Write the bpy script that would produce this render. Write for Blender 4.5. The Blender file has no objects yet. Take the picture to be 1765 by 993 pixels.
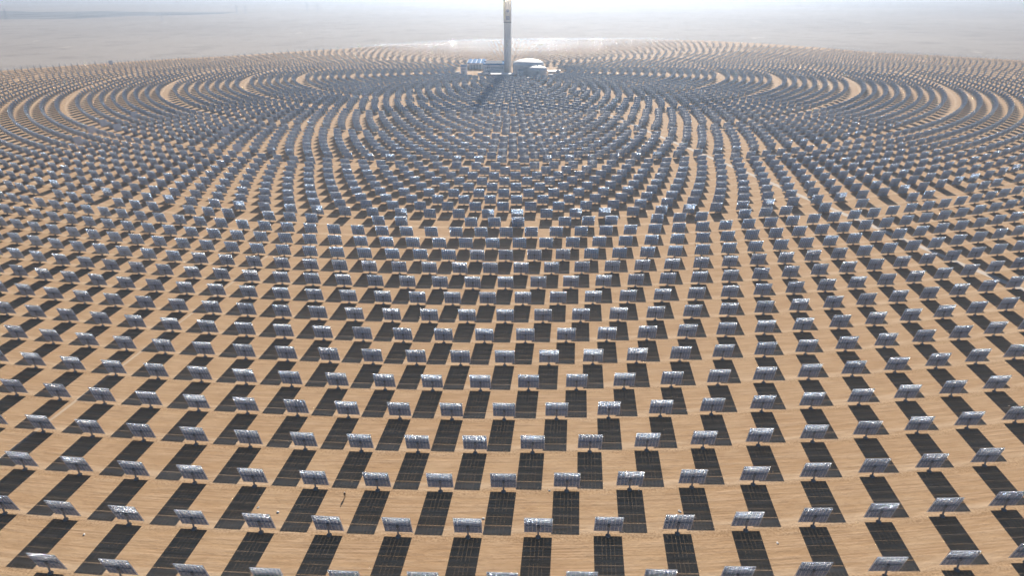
import bpy, bmesh, math, random
import numpy as np
from mathutils import Vector, Matrix

random.seed(7)
rng = np.random.default_rng(11)
scene = bpy.context.scene
COL = scene.collection
R_ = math.radians

# ------------------------------------------------------------------ numbers
H = 135.0                                   # camera height over the plain, metres
F = 1176.96                                 # focal length in pixels of the 1765 px wide photograph
PITCH, ROLL = 0.42204, -0.005427
CEN = np.array([-0.00155 * H, 8.5391 * H])  # centre of the mirror rings
SUN_AZ, SUN_EL = 0.10088, 0.4145
SUN = np.array([math.sin(SUN_AZ) * math.cos(SUN_EL), math.cos(SUN_AZ) * math.cos(SUN_EL), math.sin(SUN_EL)])
W, L, ZC, OFF = 0.05522 * H, 0.0510 * H, 0.0282 * H, 0.15
AIM = 1.16 * H                              # height on the tower the mirrors aim at

def ray(px, py):
    u, v = px - 882.5, py - 496.5
    c, s = math.cos(-ROLL), math.sin(-ROLL)
    u, v = u * c - v * s, u * s + v * c
    x, up = u / F, -v / F
    c, s = math.cos(PITCH), math.sin(PITCH)
    return np.array([x, c + up * s, -s + up * c])

def ground(px, py, z=0.0):
    d = ray(px, py)
    return np.array([0, 0, H]) + d * ((H - z) / -d[2])

def height_at(px, py, dist_y):
    d = ray(px, py)
    return H + d[2] * dist_y / d[1]

def project(P):
    P = np.asarray(P, float)
    x, y, z = P[..., 0], P[..., 1], P[..., 2] - H
    c, s = math.cos(PITCH), math.sin(PITCH)
    zc = y * c - z * s
    up = y * s + z * c
    u, v = F * x / zc, -F * up / zc
    cr, sr = math.cos(ROLL), math.sin(ROLL)
    return 882.5 + u * cr - v * sr, 496.5 + u * sr + v * cr, zc

TOWER = ground(875.3, 125.3)
TOWER[2] = 0

# ------------------------------------------------------------------ materials
def nt(name):
    m = bpy.data.materials.new(name)
    m.use_nodes = True
    t = m.node_tree
    return m, t, t.nodes['Principled BSDF']

def node(t, kind, **kw):
    n = t.nodes.new(kind)
    for k, v in kw.items():
        if k.startswith('i_'):
            key = k[2:]
            n.inputs[int(key) if key.isdigit() else key].default_value = v
        else:
            setattr(n, k, v)
    return n

def simple(name, col, rough=0.6, metal=0.0, var=0.12, scale=1.5, spec=0.3):
    m, t, b = nt(name)
    tc = node(t, 'ShaderNodeTexCoord')
    nz = node(t, 'ShaderNodeTexNoise', i_Scale=scale, i_Detail=4.0)
    t.links.new(tc.outputs['Object'], nz.inputs['Vector'])
    mr = node(t, 'ShaderNodeMapRange')
    mr.inputs['To Min'].default_value = 1 - var
    mr.inputs['To Max'].default_value = 1 + var
    if name in ('mirror_backing', 'galvanised_rib', 'dull_steel'):
        oi = node(t, 'ShaderNodeObjectInfo')
        ad = node(t, 'ShaderNodeMath', operation='MULTIPLY_ADD')
        t.links.new(oi.outputs['Random'], ad.inputs[0]); ad.inputs[1].default_value = .5
        t.links.new(nz.outputs['Fac'], ad.inputs[2])
        sb = node(t, 'ShaderNodeMath', operation='SUBTRACT'); sb.inputs[1].default_value = .25
        t.links.new(ad.outputs[0], sb.inputs[0]); t.links.new(sb.outputs[0], mr.inputs['Value'])
    else:
        t.links.new(nz.outputs['Fac'], mr.inputs['Value'])
    mx = node(t, 'ShaderNodeMix', data_type='RGBA', blend_type='MULTIPLY')
    mx.inputs['Factor'].default_value = 1
    mx.inputs[6].default_value = (*col, 1)
    t.links.new(mr.outputs['Result'], mx.inputs[7])
    t.links.new(mx.outputs[2], b.inputs['Base Color'])
    b.inputs['Roughness'].default_value = rough
    b.inputs['Metallic'].default_value = metal
    b.inputs['Specular IOR Level'].default_value = spec
    return m

MIRROR_ROUGH = 0.085
def mirror_mat(name='mirror_glass'):
    m, t, b = nt(name)
    b.inputs['Metallic'].default_value = 1
    b.inputs['Base Color'].default_value = (0.90, 0.93, 0.95, 1)
    tc = node(t, 'ShaderNodeTexCoord')
    nz = node(t, 'ShaderNodeTexNoise', i_Scale=0.8, i_Detail=2.0)
    t.links.new(tc.outputs['Object'], nz.inputs['Vector'])
    mr = node(t, 'ShaderNodeMapRange')
    mr.inputs['To Min'].default_value = MIRROR_ROUGH - .008
    mr.inputs['To Max'].default_value = MIRROR_ROUGH + .008
    t.links.new(nz.outputs['Fac'], mr.inputs['Value'])
    t.links.new(mr.outputs['Result'], b.inputs['Roughness'])
    return m

M = {
    'mirror': mirror_mat(),
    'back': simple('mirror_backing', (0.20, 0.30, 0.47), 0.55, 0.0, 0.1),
    'rib': simple('galvanised_rib', (0.86, 0.88, 0.90), 0.45, 0.0, 0.08, spec=.5),
    'steel': simple('dull_steel', (0.42, 0.44, 0.46), 0.5, 0.3, 0.1),
    'drive': simple('drive_housing', (0.22, 0.22, 0.22), 0.5),
    'concrete': simple('pier_concrete', (0.42, 0.38, 0.33), 0.9, 0, .15),
    'tower': simple('tower_concrete', (0.74, 0.68, 0.62), 0.85, 0, .08, .15),
    'white': simple('white_cladding', (0.84, 0.85, 0.86), 0.6, 0, .05, .3),
    'cream': simple('cream_cladding', (0.60, 0.52, 0.44), 0.6, 0, .05, .3),
    'yellow': simple('yellow_band', (0.72, 0.64, 0.40), 0.6, 0, .05),
    'band': simple('dark_band', (0.18, 0.14, 0.11), 0.6, 0, .1),
    'letter': simple('letter_blue', (0.10, 0.12, 0.26), 0.6, 0, .05),
    'blue_roof': simple('blue_sheet_roof', (0.08, 0.22, 0.46), 0.9, 0, .1, .2, spec=.05),
    'grey_wall': simple('grey_cladding', (0.40, 0.43, 0.48), 0.7, 0, .1, .2),
    'dark_wall': simple('dark_opening', (0.06, 0.07, 0.09), 0.6),
    'window': simple('window_glass', (0.22, 0.27, 0.33), 0.2, 0, .05, spec=.5),
    'tank': simple('tank_shell', (0.74, 0.70, 0.66), 0.55, 0.0, .06, .2),
    'tank_roof': simple('tank_dome', (0.80, 0.80, 0.79), 0.5, 0, .05, .2),
    'pylon': simple('pylon_steel', (0.34, 0.35, 0.37), 0.6, 0.2),
    'cloth': simple('dark_workwear', (0.015, 0.017, 0.025), 0.9),
    'skin': simple('skin', (0.45, 0.27, 0.19), 0.6),
    'hat': simple('white_helmet', (0.8, 0.8, 0.78), 0.4),
    'scrap': simple('white_scrap', (0.82, 0.80, 0.76), 0.8),
    'orange': simple('orange_sheet', (0.72, 0.34, 0.14), 0.6),
    'rubber': simple('rubber', (0.03, 0.03, 0.03), 0.8),
}

def sand_mat(name, site):
    m, t, b = nt(name)
    L_ = t.links.new
    geo = node(t, 'ShaderNodeNewGeometry')
    off = node(t, 'ShaderNodeVectorMath', operation='SUBTRACT')
    off.inputs[1].default_value = (CEN[0], CEN[1], 0)
    L_(geo.outputs['Position'], off.inputs[0])
    sep = node(t, 'ShaderNodeSeparateXYZ')
    L_(off.outputs[0], sep.inputs[0])
    def math_(op, a, bb=None, c=None):
        n = node(t, 'ShaderNodeMath', operation=op)
        for i, v in enumerate((a, bb, c)):
            if v is None: continue
            if isinstance(v, (int, float)): n.inputs[i].default_value = v
            else: L_(v, n.inputs[i])
        return n.outputs[0]
    ln = node(t, 'ShaderNodeVectorMath', operation='LENGTH')
    L_(off.outputs[0], ln.inputs[0])
    R = ln.outputs['Value']
    negy = math_('MULTIPLY', sep.outputs['Y'], -1.0)
    th = math_('ARCTAN2', sep.outputs['X'], negy)
    def noise(vec, scale, detail=4, rough=.55):
        n = node(t, 'ShaderNodeTexNoise', i_Scale=scale, i_Detail=detail, i_Roughness=rough)
        L_(vec, n.inputs['Vector'])
        return n.outputs['Fac']
    def remap(v, a, bb, c, d):
        n = node(t, 'ShaderNodeMapRange', i_1=a, i_2=bb, i_3=c, i_4=d)
        L_(v, n.inputs[0])
        return n.outputs[0]
    def mixc(fac, a, bb, blend='MIX'):
        n = node(t, 'ShaderNodeMix', data_type='RGBA', blend_type=blend)
        for k, v in ((0, fac), (6, a), (7, bb)):
            if isinstance(v, (int, float)): n.inputs[k].default_value = v
            elif isinstance(v, tuple): n.inputs[k].default_value = (*v, 1)
            else: L_(v, n.inputs[k])
        return n.outputs[2]
    P = off.outputs[0]
    if site:
        comb = node(t, 'ShaderNodeCombineXYZ')
        L_(math_('MULTIPLY', R, 1.0), comb.inputs[0])
        L_(math_('MULTIPLY', th, 110.0), comb.inputs[1])
        polar = comb.outputs[0]
        big = noise(P, 0.02, 4)
        clump = noise(P, 0.16, 5, .6)
        fine = noise(P, 0.9, 4, .65)
        streak = noise(polar, 0.55, 5, .62)
        wide = noise(polar, 0.16, 3, .5)
        c = mixc(remap(big, .3, .7, 0, 1), (0.505, 0.329, 0.185), (0.550, 0.380, 0.224))
        c = mixc(remap(streak, .45, .70, 0, .75), c, (0.636, 0.461, 0.296))
        c = mixc(remap(streak, .48, .28, 0, .45), c, (0.414, 0.263, 0.145))
        c = mixc(remap(clump, .5, .72, 0, .5), c, (0.424, 0.269, 0.150))
        c = mixc(remap(fine, .56, .74, 0, .45), c, (0.374, 0.243, 0.141))
        # wheel tracks that follow the rings, about three metres in front of the posts
        ph = math_('FRACT', math_('ADD', math_('DIVIDE', math_('SUBTRACT', R, 7.5136 * H - 2.2), 0.13196 * H), 40.0))
        tri = math_('ABSOLUTE', math_('SUBTRACT', ph, 0.5))       # .5 on the track
        wob = math_('ADD', tri, math_('MULTIPLY', math_('SUBTRACT', wide, .5), .18))
        trk = remap(wob, .37, .45, 0, .75)
        trk2 = math_('MULTIPLY', trk, remap(streak, .35, .6, .2, 1))
        c = mixc(trk2, c, (0.687, 0.517, 0.349))
        # churned soil round the feet of the row, dark crumbs in it
        chn = remap(math_('ADD', math_('ABSOLUTE', math_('SUBTRACT', ph, 0.13)), math_('MULTIPLY', math_('SUBTRACT', wide, .5), .22)), .13, .05, 0, 1)
        crumb = noise(P, 1.7, 5, .7)
        c = mixc(math_('MULTIPLY', chn, remap(crumb, .5, .62, 0, .7)), c, (0.313, 0.198, 0.110))
        c = mixc(math_('MULTIPLY', chn, remap(crumb, .48, .38, 0, .5)), c, (0.667, 0.486, 0.311))
        # paired wheel ruts that wander along each lane
        rutn = noise(polar, 0.035, 2, .5)
        rutm = noise(polar, 0.3, 4, .6)
        for c_, amp in ((.34, .10), (.52, .16), (.80, .08)):
            pos = math_('ADD', ph, math_('MULTIPLY', math_('SUBTRACT', rutn, .5), amp * 3))
            for o_ in (-.05, .05):
                dd = math_('ABSOLUTE', math_('SUBTRACT', pos, c_ + o_))
                rf = math_('MULTIPLY', remap(dd, .024, .006, 0, .5), remap(rutm, .38, .6, 0, 1))
                c = mixc(rf, c, (0.404, 0.264, 0.157))
                ed = math_('ABSOLUTE', math_('SUBTRACT', dd, .026))
                c = mixc(math_('MULTIPLY', remap(ed, .012, .003, 0, .35), remap(rutm, .38, .6, 0, 1)), c, (0.687, 0.509, 0.349))
        hgt = math_('ADD', math_('ADD', math_('MULTIPLY', streak, .35), math_('MULTIPLY', clump, .5)), math_('MULTIPLY', fine, .22))
        bs, bd = .8, .6
    else:
        big = noise(P, 0.0011, 6, .6)
        mid = noise(P, 0.012, 6, .65)
        fine = noise(P, 0.15, 4, .6)
        c = mixc(remap(big, .35, .65, 0, 1), (0.35, 0.315, 0.285), (0.42, 0.38, 0.34))
        c = mixc(remap(mid, .5, .75, 0, .6), c, (0.21, 0.185, 0.165))
        c = mixc(remap(fine, .55, .8, 0, .5), c, (0.42, 0.375, 0.33))
        # pale bare pans and old tracks scattered over the gravel
        mp = node(t, 'ShaderNodeMapping'); mp.inputs['Scale'].default_value = (.006, .002, .01)
        L_(P, mp.inputs['Vector'])
        sp = noise(mp.outputs[0], 2.2, 8, .7)
        c = mixc(remap(sp, .64, .70, 0, .8), c, (0.62, 0.56, 0.48))
        hgt = math_('ADD', math_('MULTIPLY', mid, 3.0), math_('MULTIPLY', fine, .5))
        bs, bd = .6, 1.0
    L_(c, b.inputs['Base Color'])
    b.inputs['Roughness'].default_value = 0.95
    b.inputs['Specular IOR Level'].default_value = 0.08
    bp = node(t, 'ShaderNodeBump', i_Strength=bs, i_Distance=bd)
    L_(hgt, bp.inputs['Height'])
    L_(bp.outputs[0], b.inputs['Normal'])
    return m

M['site'] = sand_mat('graded_sand', True)
M['desert'] = sand_mat('gravel_desert', False)
M['road'] = simple('pale_gravel_road', (0.70, 0.62, 0.53), 0.95, 0, .14, .35, spec=.05)
M['trench'] = simple('pale_trench_fill', (0.64, 0.50, 0.36), 0.95, 0, .18, .5, spec=.05)
M['scrub'] = simple('dark_scrub_ground', (0.25, 0.25, 0.25), 0.95, 0, .6, .006, spec=.02)

# ------------------------------------------------------------------ mesh helpers
class MB:
    """collects polygons; build() links them as one mesh object"""
    def __init__(s): s.v, s.f, s.m = [], [], []
    def add(s, vs, fs, mi=0):
        o = len(s.v); s.v += [tuple(map(float, p)) for p in vs]
        s.f += [tuple(i + o for i in f) for f in fs]; s.m += [mi] * len(fs)
    def box(s, x0, x1, y0, y1, z0, z1, mi=0, mf=None):
        vs = [(x0,y0,z0),(x1,y0,z0),(x1,y1,z0),(x0,y1,z0),(x0,y0,z1),(x1,y0,z1),(x1,y1,z1),(x0,y1,z1)]
        fs = [(0,3,2,1),(4,5,6,7),(0,1,5,4),(1,2,6,5),(2,3,7,6),(3,0,4,7)]
        s.add(vs, fs, mi)
        if mf is not None: s.m[-2] = mf          # the +y face
    def bar(s, a, b, r, n=6, mi=0, r2=None):
        a, b = Vector(a), Vector(b); d = (b - a).normalized()
        u = d.orthogonal().normalized(); w = d.cross(u); r2 = r if r2 is None else r2
        vs = [a + (u * math.cos(2*math.pi*i/n) + w * math.sin(2*math.pi*i/n)) * r for i in range(n)]
        vs += [b + (u * math.cos(2*math.pi*i/n) + w * math.sin(2*math.pi*i/n)) * r2 for i in range(n)]
        fs = [(i, (i+1) % n, n + (i+1) % n, n + i) for i in range(n)] + [tuple(range(n-1, -1, -1)), tuple(range(n, 2*n))]
        s.add(vs, fs, mi)
    def lathe(s, prof, n=40, mi=0, cx=0, cy=0):
        vs, fs = [], []
        for r, z in prof:
            for i in range(n):
                a = 2*math.pi*i/n; vs.append((cx + r*math.cos(a), cy + r*math.sin(a), z))
        for k in range(len(prof)-1):
            for i in range(n):
                j = (i+1) % n
                fs.append((k*n+i, k*n+j, (k+1)*n+j, (k+1)*n+i))
        fs.append(tuple(range(n-1, -1, -1))); fs.append(tuple(range((len(prof)-1)*n, len(prof)*n)))
        s.add(vs, fs, mi)
    def mesh(s, name, mats):
        me = bpy.data.meshes.new(name)
        me.from_pydata(s.v, [], s.f)
        for m in mats: me.materials.append(m)
        me.polygons.foreach_set('material_index', s.m)
        me.update()
        return me
    def build(s, name, mats, parent=None, loc=None):
        if not isinstance(mats, (list, tuple)): mats = [mats]
        return link(name, s.mesh(name, mats), parent, loc)

def link(name, me, parent=None, loc=None):
    o = bpy.data.objects.new(name, me); COL.objects.link(o)
    if parent is not None: o.parent = parent
    if loc is not None: o.location = loc
    return o

def tag(o, label=None, cat=None, group=None, kind=None):
    if label: o['label'] = label
    if cat: o['category'] = cat
    if group: o['group'] = group
    if kind: o['kind'] = kind
    return o

def thing(name, label, cat, loc=(0,0,0), rz=0.0, group=None):
    o = bpy.data.objects.new(name, None); COL.objects.link(o)
    o.location = loc; o.rotation_euler = (0, 0, rz); o.empty_display_size = 1
    return tag(o, label, cat, group)

# ------------------------------------------------------------------ the layout of the mirror field
rings = []                                    # (R, N or step, phase, zone, index)
stepA = 0.018354
for k in range(-3, 14):
    rings.append((7.5136 - .13196 * k, stepA, (.365 - .0055 * k) - (.5 if k % 2 else 0), 'A', k))
rings.append((7.5136 - .13196 * 14, stepA, .365 - .0055 * 14, 'A', 14))
stepB = 2 * math.pi / 260
for j in range(9):
    rings.append((5.548 - .1118 * j, stepB, .205 + .5 * (j % 2), 'B', j))
def zone(name, r0, r1, n, N, ph):
    for j in range(n):
        rings.append((r0 + (r1 - r0) * j / max(1, n - 1), 2 * math.pi / N, ph + .5 * (j % 2), name, j))
zone('C', 4.498, 3.830, 8, 208, .60)
zone('D', 3.672, 3.085, 7, 168, .74)
zone('E', 2.935, 2.500, 6, 134, .58)
zone('F', 2.355, 1.910, 6, 107, .3)
zone('G', 1.800, 1.420, 5, 86, .55)
zone('H', 1.330, 1.030, 4, 68, .1)
zone('I', .940, .700, 4, 54, .4)
BT = [-200, -190, -180, -170, -156, -141, -118, -104, -94, -84, -70, 70, 84, 98.2, 104, 113, 128, 144, 165.5, 180, 190, 200]
BR = [5.6, 5.23, 5.02, 4.88, 4.61, 4.30, 4.71, 5.65, 6.49, 7.4, 8.0, 8.0, 7.7, 6.91, 6.48, 5.89, 5.81, 5.87, 5.23, 5.02, 4.88, 4.61]
def rmax(deg): return float(np.interp(deg, BT, BR))

hs = []                                       # x, y, zone, ring index
for R, st, ph, zn, k in rings:
    n = int(math.pi / st)
    for i in range(-n, n + 1):
        th = (i + ph) * st
        if th <= -math.pi or th > math.pi: continue
        dg = math.degrees(th)
        if R > rmax(dg) + 1e-6: continue
        if zn == 'A' and abs(dg) > 120: continue
        if zn == 'A' and k < -1 and abs(dg) > 40: continue
        if zn == 'A' and k == 14:              # the broken inner ring: a gap wherever the next zone stands in the way
            q = (th / stepB - .205) % 1.0
            if q > .68 or q < -.1: continue
        x, y = CEN[0] + R * H * math.sin(th), CEN[1] - R * H * math.cos(th)
        # keep the radial gravel road free
        d15 = R * H * math.sin(th - R_(15.83))
        if abs(d15) < 3.3 and math.cos(th - R_(15.83)) > 0: continue
        # keep the power block free
        if abs(x - TOWER[0]) < 86 and -40 < y - TOWER[1] < 95: continue
        hs.append((x, y, zn, k, th))
HX = np.array([h[0] for h in hs]); HY = np.array([h[1] for h in hs])

def orient(x, y, jitter=0.0):
    c = np.array([x, y, ZC]); t = np.array([TOWER[0], TOWER[1], AIM]) - c
    t /= np.linalg.norm(t); n = SUN + t; n /= np.linalg.norm(n)
    if jitter:
        n = n + rng.normal(0, jitter, 3); n /= np.linalg.norm(n)
    yaw = math.atan2(-n[0], n[1]); tilt = math.asin(n[2])
    return yaw, tilt

# mirrors turned out of service: they face the camera and show the pale sky
STOW = [(156, 216), (176.5, 211.5), (207.5, 221), (232.5, 197), (385, 222.6), (135, 250), (414.7, 259), (191.7, 102)]
PX, PY, PZ = project(np.stack([HX, HY, np.full_like(HX, ZC)], -1))
stowed = {}
for si, (sx, sy) in enumerate(STOW):
    d = (PX - sx) ** 2 + (PY - sy) ** 2
    for i in np.argsort(d):
        if int(i) not in stowed: stowed[int(i)] = si; break
YAW = np.zeros(len(hs)); TILT = np.zeros(len(hs))
for i, h in enumerate(hs):
    YAW[i], TILT[i] = orient(h[0], h[1], .0045)
    if i in stowed:
        v = np.array([-h[0], -h[1]]); a = math.atan2(-v[0], v[1])
        YAW[i] = a + R_(random.uniform(22, 38)); TILT[i] = R_(random.uniform(5.6, 6.4))

# ------------------------------------------------------------------ one heliostat, in detail
NC, NR = 7, 5
GAP = 0.031
FW = (W - (NC - 1) * GAP) / NC
FH = (L - (NR - 2) * GAP - .10) / NR
def cell(i, j):
    x0 = -W / 2 + i * (FW + GAP)
    z0 = -L / 2 + j * (FH + GAP) + (.035 if j == NR - 1 else 0)
    return x0, x0 + FW, z0, z0 + FH
YM = .30                                       # mirror plane in front of the torque tube

def panel_mesh():
    b = MB()
    for i in range(NC):
        for j in range(NR):
            x0, x1, z0, z1 = cell(i, j)
            b.box(x0, x1, YM - .03, YM, z0, z1, 1, 0)
    return b.mesh('mirror_panel', [M['mirror'], M['back']])
def frame_mesh():
    b = MB()
    xs = [-W/2 + .04] + [cell(i, 0)[0] + .06 for i in range(1, NC)] + [W/2 - .04]
    for x in xs: b.box(x - .06, x + .06, YM - .26, YM - .032, -L/2 + .02, L/2 - .02)
    for j in range(NR + 1):
        z = -L/2 + .05 if j == 0 else (L/2 - .05 if j == NR else cell(0, j)[2] + .05)
        b.box(-W/2 + .1, W/2 - .1, YM - .12, YM - .036, z - .035, z + .035)
    for i in range(NC):                        # square stiffening frame behind every facet
        for j in range(NR):
            x0, x1, z0, z1 = cell(i, j)
            cx, cz, a, c = (x0+x1)/2, (z0+z1)/2, FW*.22, FH*.22
            t = .085; y0, y1 = YM - .10, YM - .031
            b.box(cx-a-t, cx-a, y0, y1, cz-c, cz+c); b.box(cx+a, cx+a+t, y0, y1, cz-c, cz+c)
            b.box(cx-a-t, cx+a+t, y0, y1, cz-c-t, cz-c); b.box(cx-a-t, cx+a+t, y0, y1, cz+c, cz+c+t)
    b.box(-W/2, W/2, YM - .27, YM - .032, L/2 - .015, L/2 + .035)   # capping rail along the top
    for x in (-W*.36, -W*.12, W*.12, W*.36):   # cross arms that carry the ribs
        b.bar((x, -.05, -.2), (x, YM - .27, -L*.40), .05, 4)
        b.bar((x, -.05, .2), (x, YM - .27, L*.40), .05, 4)
    return b.mesh('back_frame', [M['rib']])
def tube_mesh():
    b = MB(); b.bar((-W*.44, -.08, 0), (W*.44, -.08, 0), .19, 10)
    for x in (-W*.36, -W*.12, W*.12, W*.36): b.box(x - .05, x + .05, -.32, YM - .27, -.26, .26)
    return b.mesh('torque_tube', [M['steel']])
def post_mesh():
    b = MB(); b.lathe([(.27, .35), (.25, .5), (.22, ZC - .5)], 12)
    return b.mesh('post', [M['steel']])
def pier_mesh():
    b = MB(); b.lathe([(.75, -.2), (.72, .22), (.55, .34), (.45, .36)], 12)
    return b.mesh('pier', [M['concrete']])
def drive_mesh():
    b = MB(); b.lathe([(.36, ZC - .5), (.38, ZC - .42), (.38, ZC - .24), (.24, ZC - .2)], 12)
    b.box(-.3, .3, -.38, .05, ZC - .22, ZC + .24); b.bar((.3, -.15, ZC), (.62, -.15, ZC), .12, 8)
    return b.mesh('drive_unit', [M['drive']])
ME = dict(mirror_panel=panel_mesh(), back_frame=frame_mesh(), torque_tube=tube_mesh(), post=post_mesh(), pier=pier_mesh(), drive_unit=drive_mesh())

dm, _, db = nt('painted_sky_mirror')
db.inputs['Base Color'].default_value = (.86, .90, .96, 1); db.inputs['Metallic'].default_value = .25; db.inputs['Roughness'].default_value = .25  # bright sky reflection put into a pale, partly diffuse base colour
SKY_PALE = panel_mesh(); SKY_PALE.materials[0] = dm
def place_heliostat(i, label, group):
    x, y = hs[i][0], hs[i][1]
    t = thing('heliostat', label, 'heliostat', (x, y, 0.03), YAW[i], group)
    p = link('post', ME['post'], t); link('pier', ME['pier'], p)
    link('drive_unit', ME['drive_unit'], t)
    for nm in ('mirror_panel', 'back_frame', 'torque_tube'):
        o = link(nm, SKY_PALE if nm == 'mirror_panel' and i in stowed else ME[nm], t, (0, 0, ZC)); o.rotation_euler = (TILT[i], 0, 0)
    return t

# which ones show largest in the photograph
def corners(i):
    c = np.array([hs[i][0], hs[i][1], ZC]); yw, tl = YAW[i], TILT[i]
    n = np.array([-math.sin(yw)*math.cos(tl), math.cos(yw)*math.cos(tl), math.sin(tl)])
    u = np.array([math.cos(yw), math.sin(yw), 0]); v = np.cross(u, n)
    c = c + n * OFF
    return np.array([c - u*W/2 + v*L/2, c + u*W/2 + v*L/2, c + u*W/2 - v*L/2, c - u*W/2 - v*L/2])
cand = []
for i in np.argsort(PZ):
    i = int(i)
    if PZ[i] < 20: continue
    if i in stowed: continue
    if PZ[i] > 400: break
    qx, qy, qz = project(corners(i))
    if qx.max() > 4 and qx.min() < 1761 and qy.max() > 4 and qy.min() < 990: cand.append(i)
near = cand[:290]
ORD = ['zeroth','first','second','third','fourth','fifth','sixth','seventh','eighth','ninth','tenth','eleventh','twelfth','thirteenth','fourteenth','fifteenth','sixteenth','seventeenth','eighteenth','nineteenth','twentieth','twenty-first','twenty-second']
byring = {}
for i in cand: byring.setdefault(hs[i][3] if hs[i][2] == 'A' else 100 + hs[i][3], []).append(i)
for r in byring: byring[r].sort(key=lambda i: PX[i])
order = sorted(byring)
rank = {r: q + 1 for q, r in enumerate(order)}
GROUP = 'heliostats in the arcs that show largest'
nearset = set(near)
for i in near:
    r = hs[i][3] if hs[i][2] == 'A' else 100 + hs[i][3]
    lst = byring[r]; a = lst.index(i); bq = len(lst) - 1 - a
    c = corners(i); qx, qy, _ = project(c)
    lean = (qx[0] + qx[1] - qx[2] - qx[3]) / 2 / max(1, qx[1] - qx[0])
    look = 'left-leaning' if lean < -.3 else 'right-leaning' if lean > .3 else 'upright'
    side, n_ = ('left', a + 1) if a <= bq else ('right', bq + 1)
    pos = ('leftmost' if side == 'left' else 'rightmost') if n_ == 1 else '%s from the %s' % (ORD[n_], side)
    place_heliostat(i, '%s heliostat, %s in the %s arc up from the bottom edge' % (look, pos, ORD[rank[r]]), GROUP)
STL = ['pale mirror facing the camera, leftmost of a cluster of three',
       'pale mirror facing the camera, middle and highest of three in a cluster',
       'pale mirror facing the camera, rightmost of a cluster of three',
       'pale mirror facing the camera, alone above and right of the cluster of three',
       'pale mirror facing the camera, second from the right among the turned ones',
       'pale mirror facing the camera, alone below the cluster of three at the left',
       'pale mirror facing the camera, rightmost of all the turned ones',
       'tiny pale mirror turned to the camera on the far left rim of the field']
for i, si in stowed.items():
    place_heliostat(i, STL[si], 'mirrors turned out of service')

# ------------------------------------------------------------------ the thousands of others: one mesh, two levels of detail
def arr(mb):
    return np.array(mb.v, np.float32), mb.f, mb.m
def lod_mid():
    p = MB()                                   # panel frame (rotates with tilt)
    for i in range(NC):
        for j in range(NR):
            x0, x1, z0, z1 = cell(i, j)
            p.add([(x0,YM,z0),(x1,YM,z0),(x1,YM,z1),(x0,YM,z1)], [(3,2,1,0)], 0)
            p.add([(x0,YM-.03,z0),(x1,YM-.03,z0),(x1,YM-.03,z1),(x0,YM-.03,z1)], [(0,1,2,3)], 1)
    for x in [-W/2+.04] + [cell(i,0)[0]+.06 for i in range(1,NC)] + [W/2-.04]:
        p.box(x-.03, x+.03, YM-.2, YM-.032, -L/2+.02, L/2-.02, 2)
    for j in range(1, NR):
        z = cell(0, j)[2] + .05; p.box(-W/2+.1, W/2-.1, YM-.12, YM-.036, z-.035, z+.035, 2)
    p.box(-W/2, W/2, YM-.27, YM-.032, L/2-.015, L/2+.035, 2)
    p.bar((-W*.44,-.08,0), (W*.44,-.08,0), .19, 6, 3)
    q = MB(); q.bar((0,0,-.1), (0,0,ZC+.1), .25, 6, 3); q.lathe([(.7,-.1),(.5,.36)], 6, 4)
    q.box(-.36,.36,-.38,.1,ZC-.45,ZC+.24,3)
    return p, q
def lod_low():
    p = MB(); p.box(-W/2, W/2, YM-.05, YM, -L/2, L/2, 1, 0)
    for x in (-W/2+.06, -W/6, W/6, W/2-.06): p.box(x-.06, x+.06, YM-.26, YM-.052, -L/2+.02, L/2-.02, 2)
    p.box(-W/2, W/2, YM-.27, YM-.052, L/2-.015, L/2+.035, 2)
    p.bar((-W*.44,-.08,0), (W*.44,-.08,0), .19, 4, 3)
    q = MB(); q.bar((0,0,-.1), (0,0,ZC), .26, 4, 3)
    return p, q
rest = [i for i in range(len(hs)) if i not in nearset and i not in stowed]
mid = [i for i in rest if PZ[i] < 760 and PZ[i] > 0]
midset = set(mid)
low = [i for i in rest if i not in midset]
LV, LF, LT, LM = [], [], [], []
voff = 0
def scatter(ids, pq):
    global voff
    p, q = pq
    ids = np.array(ids)
    for part, tilts in ((p, True), (q, False)):
        v = np.array(part.v, np.float64)
        n = len(ids)
        ct, st = (np.cos(TILT[ids]), np.sin(TILT[ids])) if tilts else (np.ones(n), np.zeros(n))
        cy, sy = np.cos(YAW[ids]), np.sin(YAW[ids])
        x = np.broadcast_to(v[:, 0], (n, len(v)))
        y = v[:, 1][None] * ct[:, None] - v[:, 2][None] * st[:, None]
        z = v[:, 1][None] * st[:, None] + v[:, 2][None] * ct[:, None] + (ZC if tilts else 0) + .03
        X = x * cy[:, None] - y * sy[:, None] + HX[ids][:, None]
        Y = x * sy[:, None] + y * cy[:, None] + HY[ids][:, None]
        LV.append(np.stack([X, Y, z], -1).reshape(-1, 3))
        lens = np.array([len(f) for f in part.f]); loops = np.array([k for f in part.f for k in f])
        base = voff + np.arange(n) * len(v)
        LF.append((loops[None] + base[:, None]).ravel()); LT.append(np.tile(lens, n)); LM.append(np.tile(np.array(part.m), n))
        voff += n * len(v)
scatter(mid, lod_mid()); scatter(low, lod_low())
V = np.concatenate(LV).astype(np.float32); LOOP = np.concatenate(LF).astype(np.int32)
TOT = np.concatenate(LT).astype(np.int32); MI = np.concatenate(LM).astype(np.int32)
me = bpy.data.meshes.new('heliostat_field')
me.vertices.add(len(V)); me.vertices.foreach_set('co', V.ravel())
me.loops.add(len(LOOP)); me.loops.foreach_set('vertex_index', LOOP)
me.polygons.add(len(TOT)); me.polygons.foreach_set('loop_start', np.concatenate([[0], np.cumsum(TOT)[:-1]]).astype(np.int32))
for m in ('mirror', 'back', 'rib', 'steel', 'concrete'): me.materials.append(M[m])
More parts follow.
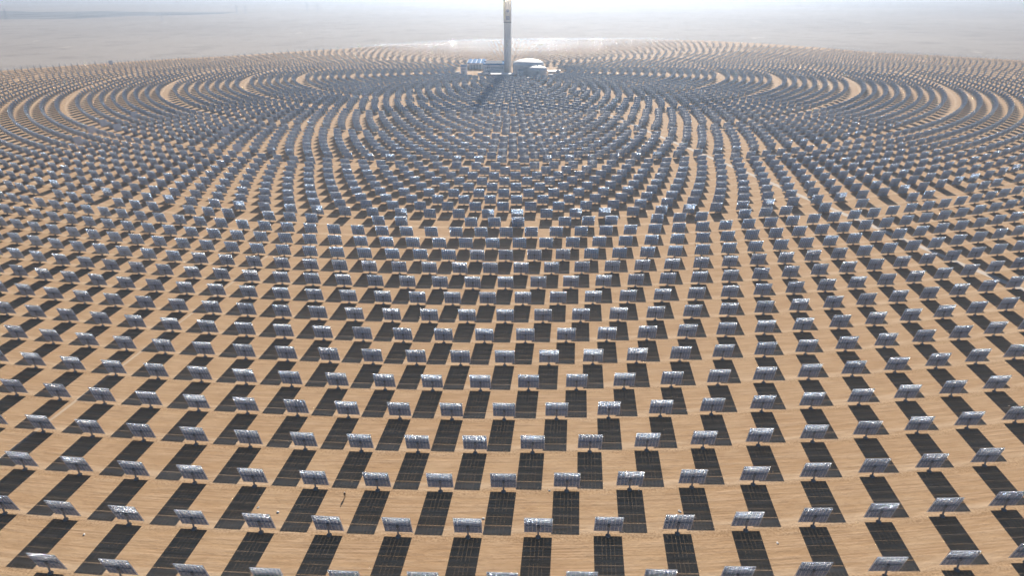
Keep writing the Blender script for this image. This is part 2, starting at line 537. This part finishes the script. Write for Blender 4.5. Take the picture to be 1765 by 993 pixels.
me.polygons.foreach_set('material_index', MI)
me.update(calc_edges=True); me.validate()
fo = link('heliostat_field', me)
tag(fo, 'thousands of smaller heliostats in rings around the tower', 'heliostat field', None, 'stuff')
print('heliostats', len(hs), 'near', len(near), 'mid', len(mid), 'low', len(low), 'faces', len(TOT))

# ------------------------------------------------------------------ ground, road, track
def sheet(name, pts, z, mat, kind='structure', label=None, cat=None):
    b = MB(); b.add([(x, y, 0) for x, y in pts], [tuple(range(len(pts)))])
    o = b.build(name, mat, None, (0, 0, z)); return tag(o, label, cat, None, kind)
b = MB(); n = 96; rad = [0, 1500, 4000, 9000, 20000, 45000]
vs = [(CEN[0], CEN[1], 0)]; fs = []
for r in rad[1:]:
    vs += [(CEN[0] + r*math.cos(2*math.pi*i/n), CEN[1] + r*math.sin(2*math.pi*i/n), 0) for i in range(n)]
for i in range(n): fs.append((0, 1+i, 1+(i+1) % n))
for k in range(len(rad)-2):
    for i in range(n):
        j = (i+1) % n; fs.append((1+k*n+i, 1+(k+1)*n+i, 1+(k+1)*n+j, 1+k*n+j))
b.add(vs, fs); tag(b.build('desert_ground', M['desert']), 'grey gravel desert plain fading into haze', 'ground', None, 'structure')
pts = []
for a in range(-180, 180, 2):
    r = (rmax(a) + .09 + .03 * math.sin(a * .21) + random.uniform(-.015, .015)) * H
    if abs(a) < 75: r = max(r, 10.5 * H)
    pts.append((CEN[0] + r*math.sin(R_(a)), CEN[1] - r*math.cos(R_(a))))
sheet('site_ground', pts, .03, M['site'], label='graded tan sand under the heliostat field', cat='ground')
def ribbon(name, az, r0, r1, w, z, mat, label, cat, wob=.3):
    L1, R1 = [], []
    n = 240
    for i in range(n + 1):
        r = (r0 + (r1 - r0) * i / n) * H
        c = np.array([CEN[0] + r*math.sin(az), CEN[1] - r*math.cos(az)]); t = np.array([math.cos(az), math.sin(az)])
        o = wob * math.sin(r * .021) + wob * .5 * math.sin(r * .057 + 1)
        L1.append(c + t * (o - w/2 + random.uniform(-.12, .12) * w * .5)); R1.append(c + t * (o + w/2 + random.uniform(-.12, .12) * w * .5))
    b = MB(); b.add([(*p, 0) for p in L1 + R1], [(i, i+1, n+2+i, n+1+i) for i in range(n)])
    for k, f in enumerate(b.f): b.f[k] = f[::-1]
    return tag(b.build(name, mat, None, (0, 0, z)), label, cat, None, 'structure')
ribbon('gravel_road', R_(15.83), 1.0, 10.0, 4.2, .055, M['road'], 'pale straight gravel road running to the tower', 'road')
ribbon('pale_track', R_(-9.27), 5.9, 10.0, 1.2, .05, M['trench'], 'thin pale straight track between heliostats', 'track', .15)

# dark scrub in the far upper corner
pts = []
c0 = np.array([-2550., 3500.])
for k in range(60):
    a = 2*math.pi*k/60; rr = 1 + .22*math.sin(3*a+1) + .12*math.sin(7*a) + random.uniform(-.05, .05)
    pts.append((c0[0] + 900*rr*math.cos(a), c0[1] + 620*rr*math.sin(a)))
sheet('scrubland', pts, .25, M['scrub'], label='dark scrub patch on the far desert', cat='scrubland')

# ------------------------------------------------------------------ the tower
tz = lambda py: height_at(875, py, TOWER[1])
zb, zt = tz(38.5), 146.0
tw = thing('solar_tower', 'tall pale concrete receiver tower standing among the plant buildings', 'tower', tuple(TOWER))
b = MB(); b.lathe([(6.6, 0), (6.2, 4), (5.75, 20), (5.6, zb)], 32); b.build('shaft', M['tower'], tw)
b = MB(); b.lathe([(6.0, zb), (6.0, zb + 1.4)], 32); b.build('ring_band', M['band'], tw)
b = MB(); b.lathe([(6.15, zb + 1.4), (6.15, zt)], 32); cl = b.build('cladding', M['cream'], tw)
b = MB()
for k in range(12):                            # yellow strip wraps the side of the cladding
    a0, a1 = R_(180 + 6 + k*4), R_(180 + 6 + (k+1)*4)
    vs = []
    for a in (a0, a1):
        for r in (6.16, 6.32):
            for z in (zb + 6, zt - 8): vs.append((r*math.cos(a), r*math.sin(a), z))
    b.add(vs, [(2,6,7,3),(0,1,5,4),(0,4,6,2),(1,3,7,5),(0,2,3,1),(4,5,7,6)])
b.build('yellow_strip', M['yellow'], cl)
b = MB(); b.lathe([(6.3, zt), (7.0, zt + 1.5), (7.0, zt + 3), (4.8, zt + 3.2), (4.8, zt + 16), (5.4, zt + 16.2), (5.4, zt + 18)], 32); b.build('receiver', M['steel'], tw)
# two block characters down the face, as bars standing proud of the cladding
def glyph(bars, zc, parent):
    b = MB(); s = 5.4
    for (x0, x1, y0, y1) in bars:
        X0, X1, Z0, Z1 = (x0-.5)*s + .7, (x1-.5)*s + .7, zc + (y0-.5)*s, zc + (y1-.5)*s
        nseg = 4
        for q in range(nseg):
            xa, xb = X0 + (X1-X0)*q/nseg, X0 + (X1-X0)*(q+1)/nseg
            ya, yb = -math.sqrt(6.15**2 - xa*xa), -math.sqrt(6.15**2 - xb*xb)
            vs = [(xa,ya-.02,Z0),(xb,yb-.02,Z0),(xb,yb-.02,Z1),(xa,ya-.02,Z1),(xa,ya-.3,Z0),(xb,yb-.3,Z0),(xb,yb-.3,Z1),(xa,ya-.3,Z1)]
            b.add(vs, [(4,5,6,7),(0,3,2,1),(0,1,5,4),(2,3,7,6),(0,4,7,3),(1,2,6,5)])
    return b.build('character', M['letter'], parent)
glyph([(.1,.9,.62,.76),(.1,.9,.24,.38),(.1,.24,.38,.62),(.76,.9,.38,.62),(.43,.57,0,1)], tz(17.5), tw)
glyph([(.04,.96,.86,1),(.04,.96,0,.14),(.04,.18,.14,.86),(.82,.96,.14,.86),(.27,.73,.66,.76),(.27,.73,.44,.54),(.27,.73,.22,.32),(.45,.55,.32,.66)], tz(30), tw)

# ------------------------------------------------------------------ plant buildings
PXM = TOWER[1] * math.cos(PITCH) / F * 1.03
def site(px, py):
    g = ground(px, py); return g
def wall_windows(parent, mat, x0, x1, y, z, w, h, n, name='window'):
    for k in range(n):
        xx = x0 + (x1 - x0) * (k + .5) / n
        b = MB(); b.box(xx - w/2, xx + w/2, y - .12, y - .02, z, z + h); b.build(name, mat, parent)
def building(name, label, cat, px0, px1, pyb, pyt, depth, wall, roof, para=1.2, windows=0, ribs=0, louvre=False):
    a, c = site(px0, pyb), site(px1, pyb)
    w = c[0] - a[0]; yb = (a[1] + c[1]) / 2; z = height_at((px0+px1)/2, pyt, yb)
    t = thing(name, label, cat, ((a[0]+c[0])/2, yb, 0))
    b = MB(); b.box(-w/2, w/2, 0, depth, -.3, z); wl = b.build('wall', M[wall], t)
    b = MB(); b.box(-w/2-.25, w/2+.25, -.25, depth+.25, z+.003, z+.5)
    for q in ((-w/2-.25, w/2+.25, -.25, .25), (-w/2-.25, w/2+.25, depth-.25, depth+.25)): b.box(q[0], q[1], q[2], q[3], z+.503, z+.5+para)
    for q in (-w/2-.25, w/2-.25): b.box(q, q+.5, .253, depth-.253, z+.503, z+.5+para)
    r = b.build('roof', M[roof], t)
    for k in range(ribs):
        yy = depth*(k+.5)/ribs
        b = MB(); b.box(-w*.4, w*.4, yy-.9, yy+.9, z+.503, z+2.2); b.build('roof_vent', M['grey_wall'], r)
    if windows:
        wall_windows(t, M['window'], -w/2+1.5, w/2-1.5, 0, z*.62, w/windows*.55, z*.1, windows)
        b = MB(); b.box(-w*.32, -w*.32+4.2, -.14, -.02, 0, 4.6); d = b.build('door', M['grey_wall'], t)
        b = MB(); b.box(-w*.32+3.5, -w*.32+3.8, -.26, -.15, 1.1, 1.4); b.build('handle', M['steel'], d)
    return t, w, z, depth
building('turbine_hall', 'long white turbine hall with blue roof beside the tower foot', 'building', 833, 869.3, 126.3, 111.3, 44, 'white', 'blue_roof', 1.4, 9, 4)
building('pump_house', 'small white block with blue roof left of the turbine hall', 'building', 794.2, 804.6, 127.3, 114, 14, 'white', 'blue_roof', 1.0, 3, 1)
building('podium_building', 'low wide pale building in front of the tower foot', 'building', 846, 886, 132.5, 128.2, 16, 'grey_wall', 'white', .6, 12, 0)
building('control_block', 'small pale block in front of the large round tank', 'building', 891.8, 902.2, 131.2, 122.6, 12, 'white', 'white', .6, 3, 1)
building('storage_shed', 'low white shed right of the smaller round tank', 'building', 945, 957.5, 128, 123.5, 22, 'cream', 'white', .4, 3, 0)
building('workshop', 'tiny white shed at the far right of the plant buildings', 'building', 957.8, 966, 125, 122, 12, 'white', 'white', .4, 2, 0)
# air-cooled condenser: fan deck on columns with blue ridged roofs
a, c = site(804.5, 119), site(836, 119); w = c[0]-a[0]; yb = a[1]
zc_ = height_at(815, 108.5, yb)
t = thing('air_cooled_condenser', 'dark condenser hall on white columns with ridged blue roofs', 'condenser', ((a[0]+c[0])/2, yb, 0))
b = MB(); b.box(-w/2+4, w/2-1, 4, 62, 0, zc_-3); b.build('enclosure', M['grey_wall'], t)
for xx in np.linspace(-w/2+.6, w/2-.6, 7):
    for yy in (0.6, 30, 64):
        b = MB(); b.box(xx-.5, xx+.5, yy-.5, yy+.5, 0, zc_-2); b.build('column', M['white'], t)
b = MB(); b.box(-w/2, w/2, 0, 66, zc_-2, zc_); dk = b.build('deck', M['white'], t)
for k in range(4):
    x0, x1 = -w/2 + w*k/4 + .3, -w/2 + w*(k+1)/4 - .3
    b = MB(); vs = [(x0,.4,zc_+.003),(x1,.4,zc_+.003),(x1,65.6,zc_+.003),(x0,65.6,zc_+.003),((x0+x1)/2,.4,zc_+1.3),((x0+x1)/2,65.6,zc_+1.3)]
    b.add(vs, [(0,3,2,1),(0,1,4),(2,3,5),(1,2,5,4),(3,0,4,5)]); b.build('roof', M['blue_roof'], t)
# the two salt tanks
def tank(label, px0, px1, pyb, pye, pyd, group='molten salt tanks'):
    a, c = site(px0, pyb), site(px1, pyb); r = (c[0]-a[0])/2; x = (a[0]+c[0])/2; y = a[1] + r*.35
    ze = height_at((px0+px1)/2, pye, y - r*.6); zd = height_at((px0+px1)/2, pyd, y)
    t = thing('storage_tank', label, 'tank', (x, y, 0), 0, group)
    b = MB(); b.lathe([(r+.6, 0), (r+.6, .8), (r, .8), (r, ze*.33), (r+.15, ze*.33), (r+.15, ze*.36), (r, ze*.36), (r, ze*.66), (r+.15, ze*.66), (r+.15, ze*.69), (r, ze*.69), (r, ze)], 48); s = b.build('shell', M['tank'], t)
    h = max(2.5, zd - ze)
    b = MB(); b.lathe([(r+.4, ze+.003)] + [(r*math.cos(q*math.pi/2), ze + .5 + h*math.sin(q*math.pi/2)) for q in np.linspace(0, .97, 9)], 48); d = b.build('dome', M['tank_roof'], t)
    b = MB(); b.lathe([(.9, ze+h), (.9, ze+h+1.8), (1.2, ze+h+2), (.3, ze+h+2.6)], 10); b.build('vent', M['grey_wall'], d)
    b = MB()
    for q in range(22):
        aa = R_(215 + q*3.0); zz = ze*(q+.5)/22
        b.box((r+.2)*math.cos(aa)-.9, (r+.2)*math.cos(aa)+.9, (r+.2)*math.sin(aa)-1.1, (r+.2)*math.sin(aa)-.2, zz, zz+.3)
    b.build('stair', M['steel'], t)
    return t
tank('large round tank with white domed roof right of the tower', 884, 937.5, 128.5, 111.5, 101.5)
tank('smaller round tank with white domed roof in front of the large tank', 911, 942.8, 132.5, 119.8, 113.5)
# low dome at the tower foot
g = site(880, 128.3)
t = thing('domed_shelter', 'small white dome at the foot of the tower', 'shelter', (g[0], g[1]-18, 0))
b = MB(); b.lathe([(5.8, 0), (5.8, 2.2)] , 28); b.build('wall', M['white'], t)
b = MB(); b.lathe([(6.1, 2.203)] + [(5.9*math.cos(q*math.pi/2), 2.4+1.8*math.sin(q*math.pi/2)) for q in np.linspace(0, .96, 6)], 28); b.build('roof', M['tank_roof'], t)
# parked trucks and containers in the yard
def truck(px, py, rz, label, body='white'):
    g = site(px, py); t = thing('parked_truck', label, 'truck', (g[0], g[1], 0), rz, 'vehicles in the plant yard')
    b = MB(); b.box(-5, 3, -1.25, 1.25, 1.2, 4.0); b.build('cargo_box', M[body], t)
    b = MB(); vs = [(3.2,-1.2,.8),(5.6,-1.2,.8),(5.6,1.2,.8),(3.2,1.2,.8),(3.2,-1.15,3.1),(4.9,-1.15,3.1),(4.9,1.15,3.1),(3.2,1.15,3.1),(5.6,-1.2,1.9),(5.6,1.2,1.9)]
    b.add(vs, [(0,3,2,1),(4,5,6,7),(0,1,8,5,4),(3,7,6,9,2),(1,2,9,8),(8,9,6,5),(0,4,7,3)]); cb = b.build('cab', M['white'], t)
    b = MB(); b.add([(5.5,-1.0,2.02),(5.5,1.0,2.02),(4.98,1.0,2.98),(4.98,-1.0,2.98)], [(0,1,2,3)]); o = b.build('windscreen', M['window'], cb); o.location.x = .09
    b = MB(); b.box(-5, 5.3, -.5, .5, .7, 1.19); b.build('chassis', M['drive'], t)
    for x in (-3.8, -2.6, 4.3):
        for s in (-1, 1):
            b = MB(); b.bar((x, s*1.2, .5), (x, s*.85, .5), .5, 12); b.build('wheel', M['rubber'], t)
truck(829, 129.3, R_(4), 'white truck parked left of the low building by the tower')
truck(839, 129.8, R_(-6), 'white truck parked nearest the low building by the tower')
def container(px, py, rz, mat, label, sx=6.1):
    g = site(px, py); t = thing('site_container', label, 'container', (g[0], g[1], 0), rz, 'containers in the plant yard')
    b = MB(); b.box(-sx, sx, -1.25, 1.25, .15, 2.7)
    for k in range(14): b.box(-sx+.3+k*(2*sx-.8)/13, -sx+.5+k*(2*sx-.8)/13, -1.31, -1.252, .3, 2.5)
    b.build('body', M[mat], t)
    b = MB(); b.box(-sx-.1, sx+.1, -1.35, 1.35, 2.703, 2.9); b.build('roof', M['white'], t)
    b = MB(); b.box(-1, 0, -1.37, -1.32, .3, 2.4); b.build('door', M['grey_wall'], t)
container(786, 126.5, R_(8), 'white', 'white container at the left end of the plant')
container(914.5, 136.3, R_(-8), 'orange', 'orange container in front of the smaller round tank')
container(952, 130.5, R_(3), 'cream', 'cream container below the white shed right of the tanks')

# ------------------------------------------------------------------ pylons on the far plain
def pylon(px, pyb, pyt, label):
    g = ground(px, pyb); h = max(18., height_at(px, pyt, g[1])); s = h / 36.
    b = MB(); r = .28*s
    for sx in (-1, 1):
        for sy in (-1, 1):
            b.bar((sx*3.4*s, sy*3.4*s, 0), (sx*.8*s, sy*.8*s, 24*s), r, 4); b.bar((sx*.8*s, sy*.8*s, 24*s), (sx*.5*s, sy*.5*s, 36*s), r, 4)
    for k in range(6):
        z0, z1 = 4*s*k, 4*s*(k+1); w0, w1 = (3.4-2.6*k/6)*s, (3.4-2.6*(k+1)/6)*s
        for q in (-1, 1):
            b.bar((-w0, q*w0, z0), (w1, q*w1, z1), r*.6, 4); b.bar((w0, q*w0, z0), (-w1, q*w1, z1), r*.6, 4)
    for z, a in ((24, 7), (29, 6), (34, 4.5)):
        b.bar((-a*s, 0, z*s), (a*s, 0, z*s), r, 4); b.bar((-a*s, 0, z*s), (0, 0, (z+2)*s), r*.7, 4); b.bar((a*s, 0, z*s), (0, 0, (z+2)*s), r*.7, 4)
    o = b.build('power_pylon', M['pylon'], None, tuple(g))
    tag(o, label, 'pylon', 'power pylons on the far desert')
for px, pb, pt, lb in [
    (12, 33, 15, 'grey lattice pylon by the upper left corner'), (136, 31, 19.5, 'left of two lattice pylons close together beyond the scrub'),
    (141, 31, 20, 'right of two lattice pylons close together beyond the scrub'), (172, 31, 24, 'short lone pylon right of the close pair'),
    (280, 35, 20, 'tall lone lattice pylon in the haze'), (293, 28, 19, 'faint pylon right behind the tall lone one'),
    (409, 24, 8, 'left of two faint pylons near the top edge'), (424, 23, 9, 'right of two faint pylons near the top edge'),
    (530, 19, 4, 'left of the two faintest pylons nearest the tower'), (548, 19, 5, 'right of the two faintest pylons nearest the tower')]:
    pylon(px, pb, pt, lb)

# ------------------------------------------------------------------ a worker and the litter
def skin_body(name, chains, parent, mat, root=0, sub=2):
    me = bpy.data.meshes.new(name); vs, es, rs = [], [], []
    idx = {}
    for ch in chains:
        prev = None
        for p, r in ch:
            key = tuple(round(q, 4) for q in p)
            if key not in idx: idx[key] = len(vs); vs.append(p); rs.append(r)
            if prev is not None and prev != idx[key]: es.append((prev, idx[key]))
            prev = idx[key]
    me.from_pydata(vs, es, []); o = bpy.data.objects.new(name, me); COL.objects.link(o); o.parent = parent
    md = o.modifiers.new('Skin', 'SKIN'); md.use_smooth_shade = True
    for k, d in enumerate(me.skin_vertices[0].data): d.radius = (rs[k], rs[k]); d.use_root = (k == root)
    s = o.modifiers.new('Subsurf', 'SUBSURF'); s.levels = sub; s.render_levels = sub
    me.materials.append(mat); return o
g = ground(594.6, 857.5)
pr = thing('person', 'person in dark work clothes and pale hat standing alone on the sand', 'person', (g[0], g[1], .03), R_(200))
pel, chest, neck = (0,0,.95), (0,.01,1.32), (0,.0,1.48)
ch = [[(pel,.15),((0,0,1.12),.14),(chest,.17),(neck,.065),((0,.02,1.58),.07),((0,.03,1.66),.10),((0,.02,1.73),.085)]]
for s in (-1, 1):
    ch.append([(pel,.15),((s*.1,0,.88),.10),((s*.12,.02*s,.5),.07),((s*.13,.03*s,.12),.05),((s*.13,.03*s,.05),.05),((s*.14,.2+.03*s,.04),.04)])
    hand = (s*.31,.1,.80)
    ch.append([(chest,.17),((s*.2,0,1.40),.07),((s*.27,-.02,1.12),.05),((s*.3,.06,.88),.036),(hand,.034)])
    for k, (dx, ln) in enumerate(((-.03,.075),(-.01,.088),(.012,.082),(.03,.066))):
        ch.append([(hand,.034),((hand[0]+dx,hand[1]+.012,hand[2]-.05),.010),((hand[0]+dx,hand[1]+.03,hand[2]-.05-ln*.6),.009),((hand[0]+dx*.9,hand[1]+.05,hand[2]-.05-ln),.008)])
    ch.append([(hand,.034),((hand[0]-s*.035,hand[1]+.03,hand[2]-.01),.011),((hand[0]-s*.04,hand[1]+.055,hand[2]-.045),.009)])
bd = skin_body('body', ch, pr, M['skin'])
def shirt():
    c = [[((0,0,.93),.172),((0,0,1.12),.158),((0,.01,1.33),.19),((0,.005,1.45),.09)]]
    for s in (-1, 1): c.append([((0,.01,1.33),.19),((s*.2,0,1.40),.088),((s*.27,-.02,1.12),.068),((s*.298,.05,.92),.052)])
    return skin_body('jacket', c, pr, M['cloth'])
shirt()
c = [[((0,0,.98),.165),((0,0,.9),.165)]]
for s in (-1, 1): c.append([((0,0,.9),.165),((s*.1,0,.82),.118),((s*.12,.02*s,.5),.088),((s*.13,.03*s,.09),.068)])
skin_body('trousers', c, pr, M['cloth'])
b = MB(); b.lathe([(.16,1.715),(.165,1.73),(.118,1.74),(.112,1.79),(.085,1.84),(.03,1.86)], 20, 0, 0, .02); b.build('hat', M['hat'], pr)
def scrap(px, py, s, label):
    g = ground(px, py); bm = bmesh.new(); bmesh.ops.create_icosphere(bm, subdivisions=2, radius=1)
    for v in bm.verts:
        k = 1 + random.uniform(-.35, .35); v.co = Vector((v.co.x*s*k, v.co.y*s*.7*k, max(-.02, v.co.z*s*.45*k)))
    me = bpy.data.meshes.new('plastic_scrap'); bm.to_mesh(me); bm.free(); me.materials.append(M['scrap'])
    o = link('plastic_scrap', me, None, (g[0], g[1], .05)); o.rotation_euler = (0, 0, random.uniform(0, 3))
    tag(o, label, 'litter', 'white litter on the sand')
for px, py, s, lb in [(479, 884, .5, 'elongated white scrap lying between two heliostat shadows'), (445, 875.5, .42, 'white scrap just beside the edge of a long shadow'),
    (145, 922.5, .38, 'white scrap alone on the sand near the lower left'), (833, 895, .45, 'white scrap at the shadow edge near the middle bottom'),
    (947, 846.5, .36, 'white scrap beside a heliostat post near the middle'), (1171.5, 882.3, .5, 'white scrap just right of a shadow beside the centre'),
    (1340, 937, .4, 'white scrap on bare sand near the lower right'), (1101, 846, .3, 'tiny white scrap on the track by a heliostat foot')]:
    scrap(px, py, s, lb)

# ------------------------------------------------------------------ haze
hz = MB(); hz.box(-26000, 26000, -9000, 30000, -1.0, 175.0)
m = bpy.data.materials.new('haze_air'); m.use_nodes = True
t = m.node_tree; t.nodes.remove(t.nodes['Principled BSDF'])
pv = t.nodes.new('ShaderNodeVolumePrincipled')
pv.inputs['Color'].default_value = (0.56, 0.74, 1.0, 1)
pv.inputs['Density'].default_value = 1.05e-4
pv.inputs['Anisotropy'].default_value = 0.60
t.links.new(pv.outputs[0], t.nodes['Material Output'].inputs['Volume'])
tag(hz.build('haze', m), 'thin dusty haze over the whole plain', 'haze', None, 'stuff')

# ------------------------------------------------------------------ light, camera, render
w = bpy.data.worlds.new('World'); scene.world = w; w.use_nodes = True
wt = w.node_tree; bg = wt.nodes['Background']
sky = wt.nodes.new('ShaderNodeTexSky'); sky.sky_type = 'NISHITA'; sky.sun_disc = False
sky.sun_elevation = SUN_EL; sky.sun_rotation = SUN_AZ
sky.air_density = 0.75; sky.dust_density = 0.9; sky.ozone_density = 3.0
wt.links.new(sky.outputs[0], bg.inputs['Color']); bg.inputs['Strength'].default_value = 0.05
ld = bpy.data.lights.new('sun', 'SUN'); ld.energy = 5.0; ld.angle = R_(.53); ld.color = (1.0, .90, .78)
lo = bpy.data.objects.new('sun', ld); COL.objects.link(lo)
lo.rotation_euler = Vector(SUN).to_track_quat('Z', 'Y').to_euler(); lo.location = (0, 0, 400)
cd = bpy.data.cameras.new('camera'); cam = bpy.data.objects.new('camera', cd); COL.objects.link(cam)
cd.sensor_width = 36; cd.lens = 36 * F / 1765; cd.clip_start = .5; cd.clip_end = 90000
cam.matrix_world = Matrix.Translation((0, 0, H)) @ Matrix.Rotation(math.pi/2 - PITCH, 4, 'X') @ Matrix.Rotation(ROLL, 4, 'Z')
scene.camera = cam
vs_ = scene.view_settings
vs_.view_transform = 'Standard'; vs_.look = 'None'; vs_.exposure = 0.6; vs_.gamma = 1.0; vs_.use_curve_mapping = False
cy = scene.cycles
cy.max_bounces = 5; cy.diffuse_bounces = 1; cy.glossy_bounces = 3; cy.volume_bounces = 0
cy.sample_clamp_indirect = 0; cy.caustics_reflective = True; cy.blur_glossy = 0.0
cy.use_guiding = True; cy.use_surface_guiding = True; cy.use_volume_guiding = False; cy.guiding_training_samples = 128
cy.use_denoising = True; cy.denoising_input_passes = 'RGB_ALBEDO'; cy.use_adaptive_sampling = False
try: cy.denoiser = 'OPENIMAGEDENOISE'
except Exception: pass
